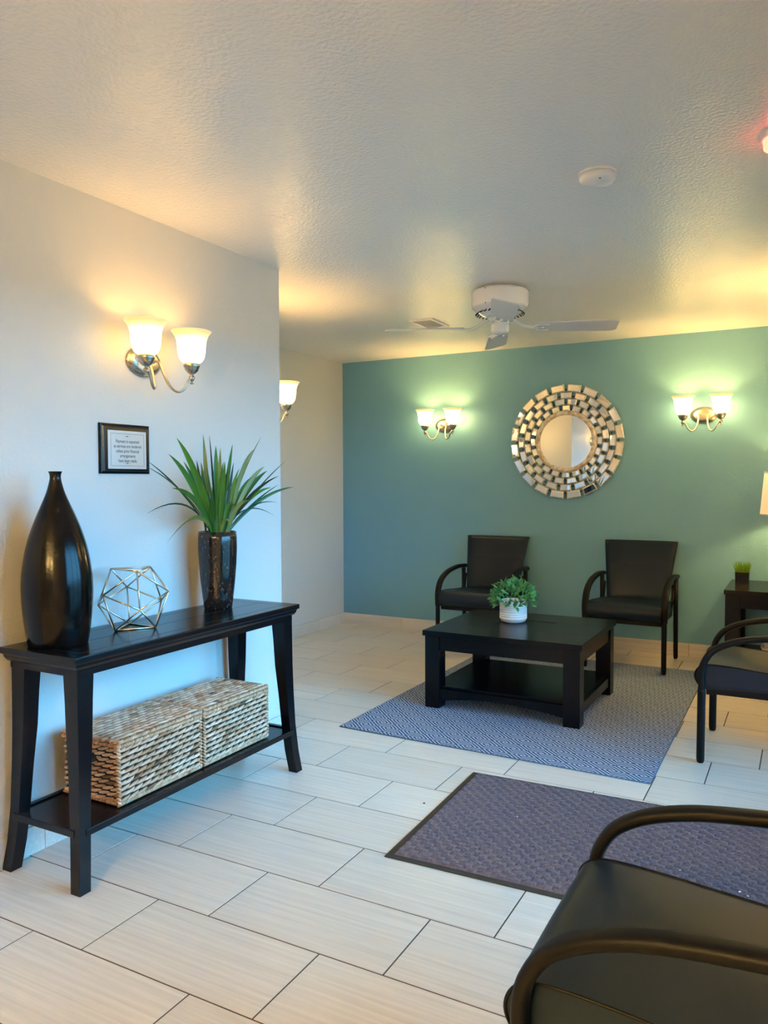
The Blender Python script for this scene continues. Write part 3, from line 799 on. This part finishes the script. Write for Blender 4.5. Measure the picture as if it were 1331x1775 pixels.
for k in range(4):
    a = radians(22.5) + k * pi / 2
    if bl_src is None:
        out = []
        for x, y in ((0.215, -0.050), (0.235, -0.060), (0.45, -0.067), (0.63, -0.072), (0.655, -0.066), (0.662, -0.052)): out.append((x, y))
        poly = out + [(x, -y) for x, y in reversed(out)]
        poly = [(0.205, -0.03)] + poly + [(0.205, 0.03)]
        bl_src = prism(poly, -0.0035, 0.0035).build('blade', 'blade_white', fan)
        m = MB()
        m.tube(smooth_path([(0.060, 0, 0.046), (0.10, 0, 0.030), (0.14, 0, 0.004), (0.18, 0, -0.006), (0.21, 0, -0.007)], 4), 0.016, 0.006, n=8)
        m.tube(smooth_path([(0.275, -0.036, -0.0065), (0.235, -0.040, -0.0065), (0.205, -0.026, -0.007), (0.195, 0, -0.007), (0.205, 0.026, -0.007), (0.235, 0.040, -0.0065), (0.275, 0.036, -0.0065)], 5), 0.008, 0.004, n=8)
        m.tube([(0.20, 0, -0.007), (0.25, 0, -0.006)], 0.008, 0.004, n=8)
        brk = m.build('blade_bracket', 'white_enamel', bl_src)
        b = bl_src
    else:
        b = dup(bl_src, fan); dup(brk, b)
    b.location = (0, 0, -0.226); b.rotation_euler = (Matrix.Rotation(a, 3, 'Z') @ Matrix.Rotation(radians(-13), 3, 'X')).to_euler()

# ceiling register, smoke detector, red alarm light
vent = thing('ceiling_vent', (-2.345, 5.008, H), 'small white louvred air register on the ceiling behind the fan blade', 'vent')
m = MB()
for q in ((-.088, .088, -.145, -.120), (-.088, .088, .120, .145), (-.088, -.066, -.12, .12), (.066, .088, -.12, .12)): m.box(*q, -0.010, 0.0)
m.build('frame', 'white_plastic', vent)
MB().box(-.066, .066, -.12, .12, -0.002, 0).build('duct_face', 'white_plastic', vent)
for k in range(9):
    MB().box(-.066, .066, -.010, .010, -.001, .001, M=Matrix.Translation((0, -0.106 + k * 0.0265, -0.007)) @ Matrix.Rotation(radians(35), 4, 'X')).build('slat', 'white_plastic', vent)
sd = thing('smoke_detector', (-0.682, 2.885, H), 'round white smoke detector on the ceiling', 'smoke detector')
MB().lathe([(0.066, 0.0), (0.066, -0.008)], 40).build('base', 'white_plastic', sd)
MB().lathe([(0.064, -0.008), (0.063, -0.024), (0.056, -0.034), (0.035, -0.040), (0.0, -0.041)], 40).build('cover', 'white_plastic', sd)
MB().lathe([(0.003, 0), (0.003, -0.002)], 8, (0.02, -0.045, -0.037)).build('indicator', 'dark_gap', sd)
al = thing('alarm_light', (-0.072, 2.842, H), 'white ceiling alarm light with glowing red lens at the picture edge', 'alarm light')
al['label'] = 'white ceiling alarm light with glowing red lens above the doormat'
MB().lathe([(0.078, 0.0), (0.078, -0.016), (0.074, -0.020)], 36).build('base', 'white_plastic', al)
MB().lathe([(0.070, -0.020), (0.068, -0.044), (0.055, -0.054), (0.0, -0.056)], 36).build('lens', 'frosted_lens', al)

# ------------------------------------------------------------------ coffee table
TZ = 0.465
ct = thing('coffee_table', (-1.516, 4.572, rt), 'low square black coffee table with thick legs and lower shelf on the rug', 'coffee table')
hx, hy, tz = 0.472, 0.432, TZ - rt
tp = MB()
iw = 0.16
for q in ((-hx, hx, -hy, -iw), (-hx, hx, iw, hy), (-hx, -iw, -iw, iw), (iw, hx, -iw, iw)): tp.box(*q, tz - 0.032, tz)
tp = tp.build('table_top', 'espresso_wood', ct)
bv = tp.modifiers.new('b', 'BEVEL'); bv.width = 0.0015; bv.segments = 2
MB().box(-iw + 0.001, iw - 0.001, -iw + 0.001, iw - 0.001, tz - 0.03, tz - 0.0015).build('centre_inset', 'espresso_wood', ct)
ov, lw = 0.012, 0.092
for sx in (-1, 1):
    for sy in (-1, 1):
        x0, x1 = sorted((sx * (hx - ov), sx * (hx - ov - lw))); y0, y1 = sorted((sy * (hy - ov), sy * (hy - ov - lw)))
        MB().box(x0, x1, y0, y1, 0, tz - 0.034, bev=0.003).build('leg', 'espresso_wood', ct)
ax, ay = hx - ov - lw, hy - ov - lw
for sy in (-1, 1):
    y0, y1 = sorted((sy * (hy - ov - 0.008), sy * (hy - ov - 0.03)))
    MB().box(-ax, ax, y0, y1, tz - 0.115, tz - 0.034).build('apron', 'espresso_wood', ct)
    # the lower rail is cut to a shallow arch
    m = MB(); R = []
    for i in range(17):
        t = -1 + i / 8; x = t * ax; z = 0.045 + 0.035 * (1 - t * t)
        R.append([(x, y0, z), (x, y1, z), (x, y1, 0.115), (x, y0, 0.115)])
    m.rings(R, False).build('lower_rail', 'espresso_wood', ct)
for sx in (-1, 1):
    x0, x1 = sorted((sx * (hx - ov - 0.008), sx * (hx - ov - 0.03)))
    MB().box(x0, x1, -ay, ay, tz - 0.115, tz - 0.034).build('apron', 'espresso_wood', ct)
    MB().box(x0, x1, -ay, ay, 0.06, 0.115).build('lower_rail', 'espresso_wood', ct)
MB().box(-hx + ov + 0.03, hx - ov - 0.03, -hy + ov + 0.03, hy - ov - 0.03, 0.115, 0.130).build('shelf', 'espresso_wood', ct)

# bushy plant in a white ribbed pot
bush = thing('potted_plant', (-1.605, 4.66, TZ - 0.0012), 'bushy small-leaved green plant in a white ribbed pot on the coffee table', 'plant')
prof = [(0.0, 0.0), (0.062, 0.0), (0.074, 0.006), (0.081, 0.018)]
for i in range(8):
    z = 0.022 + i * 0.014
    prof += [(0.0835, z), (0.0855, z + 0.004), (0.0855, z + 0.009), (0.0835, z + 0.0125)]
prof += [(0.084, 0.136), (0.078, 0.138), (0.076, 0.120), (0.0, 0.118)]
MB().lathe(prof, 48).build('pot', 'white_ceramic', bush)
MB().lathe([(0.077, 0.119), (0.04, 0.124), (0.0, 0.126)], 20, cap0=False).build('soil', 'soil', bush)
lf = MB(); vv, ff = [], []
for i in range(5):
    t = i / 4; w = (0.0, 0.75, 1.0, 0.7, 0.0)[i] * 0.0085 + 0.0006
    vv += [(-w, t * 0.034, 0.003 - 0.006 * (t - 0.4) ** 2 * 4), (0, t * 0.034, -0.006 * (t - 0.4) ** 2 * 4), (w, t * 0.034, 0.003 - 0.006 * (t - 0.4) ** 2 * 4)]
    if i: k = 3 * i; ff += [(k - 3, k - 2, k + 1, k), (k - 2, k - 1, k + 2, k + 1)]
leaf_me = None
for i in range(288):
    u = random.random(); th = random.uniform(0, 2 * pi)
    el = math.asin(min(0.99, random.uniform(-0.40, 1.0)))
    rad = 1.0 - 0.35 * random.random() ** 2
    d = Vector((cos(th) * cos(el), sin(th) * cos(el), sin(el)))
    p = Vector((d.x * 0.128 * rad, d.y * 0.128 * rad, 0.148 + d.z * 0.10 * rad + 0.012 * random.uniform(-1, 1)))
    if p.z < 0.140 and math.hypot(p.x, p.y) < 0.092: p.x *= 0.098 / max(0.02, math.hypot(p.x, p.y)); p.y = p.y
    if leaf_me is None:
        o = MB().add(vv, ff, True).build('leaf', 'bush_green', bush); leaf_me = o
    else:
        o = dup(leaf_me, bush)
    dirv = (d + Vector((random.uniform(-.6, .6), random.uniform(-.6, .6), random.uniform(-.2, .8)))).normalized()
    up = (d + Vector((random.uniform(-.5, .5), random.uniform(-.5, .5), 0.6))).normalized()
    x = dirv.cross(up).normalized(); zz = x.cross(dirv)
    s = random.uniform(0.95, 1.45)
    o.location = p; o.rotation_euler = Matrix((x, dirv, zz)).transposed().to_euler(); o.scale = (s, s, s)

# ------------------------------------------------------------------ guest armchairs
def cushion_grid(fn, nu, nv):
    v = [fn(i / nu, j / nv) for j in range(nv + 1) for i in range(nu + 1)]
    f = [(j * (nu + 1) + i, j * (nu + 1) + i + 1, (j + 1) * (nu + 1) + i + 1, (j + 1) * (nu + 1) + i) for j in range(nv) for i in range(nu)]
    return v, f
# seat side profile (y, z): waterfall front, gently dished top
SEAT = smooth_path([(-.235, .352, 0), (-.272, .362, 0), (-.298, .392, 0), (-.300, .425, 0), (-.280, .455, 0), (-.235, .470, 0), (-.14, .468, 0), (0, .456, 0), (.12, .446, 0), (.215, .444, 0), (.225, .43, 0), (.225, .372, 0)], 4)
def armchair(loc, rotz, label):
    c = thing('armchair', loc, label, 'chair', 'black guest armchairs', (0, 0, rotz))
    n = len(SEAT) - 1
    hw = 0.252
    m = MB(); R = []
    xs = (-1, -.985, -.9, -.5, 0, .5, .9, .985, 1)
    for x in xs:
        k = 1 - 0.010 * (x * x)           # slight crown across the width
        ring = []
        for q in SEAT:
            crown = 0.006 * (1 - x * x) if q.y > 0.44 else 0.0
            ring.append((x * hw, q.x, q.y + crown))
        R.append(ring)
    m.rings(R, True); m.f = m.f; m.sm[-2:] = [False, False]
    seat = m.build('seat', 'vinyl', c)
    for s in (-1, 1):
        MB().tube([(s * (hw + 0.001), q.x, q.y) for q in SEAT], 0.0036, n=6, side=(1, 0, 0)).build('piping', 'chair_frame', seat)
    fr = MB()
    fr.box(-0.250, 0.250, -0.250, -0.220, 0.325, 0.372); fr.box(-0.250, 0.250, 0.20, 0.235, 0.335, 0.372)
    for s in (-1, 1):
        x0, x1 = sorted((s * 0.252, s * 0.225)); fr.box(x0, x1, -0.25, 0.235, 0.330, 0.372)
    fr.build('seat_frame', 'chair_frame', c)
    # backrest: tapered, curved slab leaning back
    def back(u, v, off):
        z = 0.428 + 0.445 * v
        half = 0.222 + 0.048 * v ** 1.2
        x = (u - 0.5) * 2
        yy = 0.196 + 0.115 * v + 0.03 * v * v - 0.022 * (1 - x * x) * -1.0 + off
        edge = 1 - max(abs(x) ** 8, abs(2 * v - 1) ** 10)
        return (x * half, yy + (0.016 * (1 - edge) if off < 0.02 else -0.012 * (1 - edge)), z)
    m = MB(); nu, nv = 14, 18
    a, f = cushion_grid(lambda u, v: back(u, v, 0.0), nu, nv)
    b, _ = cushion_grid(lambda u, v: back(u, v, 0.045), nu, nv)
    m.add(a, f, True); m.add(b, [q[::-1] for q in f], True)
    k = (nu + 1) * (nv + 1); rim = []
    loop = [i for i in range(nu + 1)] + [j * (nu + 1) + nu for j in range(1, nv + 1)] + [nv * (nu + 1) + i for i in range(nu - 1, -1, -1)] + [j * (nu + 1) for j in range(nv - 1, 0, -1)]
    for i in range(len(loop)):
        p, q = loop[i], loop[(i + 1) % len(loop)]
        m.f.append((p, p + k, q + k, q)); m.sm.append(True)
    bk = m.build('backrest', 'vinyl', c)
    vs = 0.60
    MB().tube([Vector(back(u / 20, vs, 0.0)) + Vector((0, -0.0002, 0)) for u in range(1, 20)], 0.0024, n=5).build('seam', 'dark_gap', bk)
    MB().tube([Vector(a[i]) + Vector((0, 0.004, 0)) for i in loop] + [Vector(a[loop[0]]) + Vector((0, 0.004, 0))], 0.0038, n=6, up=(0, 1, 0)).build('piping', 'vinyl', bk)
    for s in (-1, 1):
        x = s * 0.272
        # rounded front leg, bent arm rail, rear post
        MB().tube([(x, -.270, .0), (x, -.270, .006), (x, -.270, .02), (x, -.268, .34), (x, -.268, .365)], 0.0175, 0.0185, n=14, side=(1, 0, 0), radii=[.72, .9, 1, 1, .9]).build('leg', 'chair_frame', c)
        MB().tube([(x, .286, .0), (x, .286, .006), (x, .286, .02), (x, .268, .36), (x, .262, .605)], 0.0165, 0.019, n=14, side=(1, 0, 0), radii=[.72, .9, 1, 1, 1]).build('leg', 'chair_frame', c)
        path = smooth_path([(x, -.268, .352), (x, -.268, .40), (x, -.265, .455), (x, -.250, .500), (x, -.215, .545), (x, -.150, .582), (x, -.060, .608), (x, .05, .622), (x, .16, .628), (x, .275, .622), (x, .300, .620)], 5)
        rad = [min(1.0, 0.86 + 0.02 * i) for i in range(len(path))]
        MB().tube(path, 0.0235, 0.0155, n=16, side=(1, 0, 0), radii=rad, power=2.7).build('arm', 'chair_frame', c)
        MB().tube([(s * 0.25, .19, .40), (s * 0.255, .24, .47), (s * 0.252, .262, .56)], 0.012, 0.008, n=8).build('back_bracket', 'chair_frame', c)
    return c
c0 = armchair((-2.282, 5.872, rt + 0.0006), 0.0, 'black vinyl armchair against teal wall, partly hidden by the white-potted bushy plant')
copy_tree(c0, (-1.119, 5.872, rt + 0.0006), 0.0, 'black vinyl armchair against teal wall, next to the end table')
copy_tree(c0, (-0.156, 4.218, 0), -pi / 2, 'black vinyl armchair standing sideways beside the rug, in front of the end table')
copy_tree(c0, (-0.156, 1.545, 0), -pi / 2, 'black vinyl armchair at the edge of the charcoal doormat')

# ------------------------------------------------------------------ end table with lamp and grass pot
EZ = 0.612
et = thing('end_table', (-0.165, 5.968, 0), 'square black end table with thick legs under the table lamp', 'end table')
hx, hy = 0.312, 0.318
MB().box(-hx, hx, -hy, hy, EZ - 0.03, EZ, bev=0.002).build('table_top', 'espresso_wood', et)
for sx in (-1, 1):
    for sy in (-1, 1):
        x0, x1 = sorted((sx * (hx - 0.008), sx * (hx - 0.098))); y0, y1 = sorted((sy * (hy - 0.008), sy * (hy - 0.098)))
        MB().box(x0, x1, y0, y1, 0, EZ - 0.031, bev=0.003).build('leg', 'espresso_wood', et)
for sy in (-1, 1):
    y0, y1 = sorted((sy * (hy - 0.015), sy * (hy - 0.04)))
    MB().box(-hx + .098, hx - .098, y0, y1, EZ - 0.12, EZ - 0.031).build('apron', 'espresso_wood', et)
    x0, x1 = sorted((sy * (hx - 0.015), sy * (hx - 0.04)))
    MB().box(x0, x1, -hy + .098, hy - .098, EZ - 0.12, EZ - 0.031).build('apron', 'espresso_wood', et)
MB().box(-hx + 0.03, hx - 0.03, -hy + 0.03, hy - 0.03, 0.125, 0.145).build('shelf', 'espresso_wood', et)

gp = thing('grass_pot', (-0.378, 5.85, EZ), 'artificial lime green grass in a small black cube pot on the end table', 'plant')
m = MB(); R = []
for o, z in ((0.0415, 0.0), (0.0435, 0.105), (0.039, 0.105), (0.038, 0.09)):
    R.append([(-o, -o, z), (o, -o, z), (o, o, z), (-o, o, z)])
m.rings(R, False).build('pot', 'black_wood', gp)
m = MB()
for i in range(320):
    x, y = random.uniform(-.035, .035), random.uniform(-.035, .035)
    lx, ly, hh = x * random.uniform(0.1, 0.6), y * random.uniform(0.1, 0.6), random.uniform(0.07, 0.10)
    a = random.uniform(0, pi); w = 0.0016
    dx, dy = cos(a) * w, sin(a) * w
    m.add([(x - dx, y - dy, .088), (x + dx, y + dy, .088), (x + lx + dx * .5, y + ly + dy * .5, .088 + hh * .7), (x + lx - dx * .5, y + ly - dy * .5, .088 + hh * .7), (x + lx * 1.4, y + ly * 1.4, .088 + hh)], [(0, 1, 2, 3), (3, 2, 4)])
o = m.build('grass', 'lime_grass', gp); o['kind'] = 'stuff'

lamp = thing('table_lamp', (-0.085, 6.0, EZ), 'lit table lamp with tan drum shade on the end table', 'lamp')
MB().lathe([(0.075, 0.0), (0.078, 0.008), (0.070, 0.018), (0.035, 0.03), (0.03, 0.05), (0.05, 0.10), (0.075, 0.17), (0.082, 0.23), (0.070, 0.30), (0.038, 0.36), (0.02, 0.40), (0.012, 0.44), (0.010, 0.56), (0.0, 0.56)], 40).build('base', 'lamp_ceramic', lamp)
SB, ST = 1.108 - EZ, 1.396 - EZ
lsh = MB().lathe([(0.198, SB), (0.174, ST), (0.1725, ST), (0.1965, SB)], 56, cap0=False, cap1=False)
lsh.f += [(k, (k + 1) % 56, 56 * 3 + (k + 1) % 56, 56 * 3 + k) for k in range(56)]; lsh.sm += [False] * 56
lsh = lsh.build('lamp_shade', 'linen_shade', lamp)
for rr, z in ((0.198, SB), (0.174, ST)):
    MB().lathe([(rr - 0.002, z - 0.003), (rr + 0.0012, z - 0.003), (rr + 0.0012, z + 0.007), (rr - 0.002, z + 0.007)], 56, cap0=False, cap1=False).build('trim_band', 'white_plastic', lsh)
ld = bpy.data.lights.new('bulb', 'POINT'); ld.energy = LAMP_W; ld.color = LAMP_COL; ld.shadow_soft_size = 0.03
lo = bpy.data.objects.new('bulb', ld); C.objects.link(lo); lo.parent = lamp; lo.location = (0, 0, 0.63)

dish = thing('dish', (-0.155, 5.86, 0.145), 'pale square dish on the lower shelf of the end table', 'dish')
m = MB(); R = []
for o, z in ((0.075, 0.0), (0.095, 0.075), (0.100, 0.080), (0.092, 0.080), (0.070, 0.010)):
    R.append([(-o, -o, z), (o, -o, z), (o, o, z), (-o, o, z)])
m.rings(R, False).build('bowl', 'clear_dish', dish)
MB().box(-.072, .072, -.072, .072, .012, .05).build('contents', 'tan_fill', dish)
tag(MB().lathe([(1, 0), (1, .6), (0.3, 1)], 8).build('black_speck', 'dark_gap', None, (-1.385, 2.90, 0.0)), 'tiny black speck on the tile beside the doormat', 'speck').scale = (0.005, 0.005, 0.003)
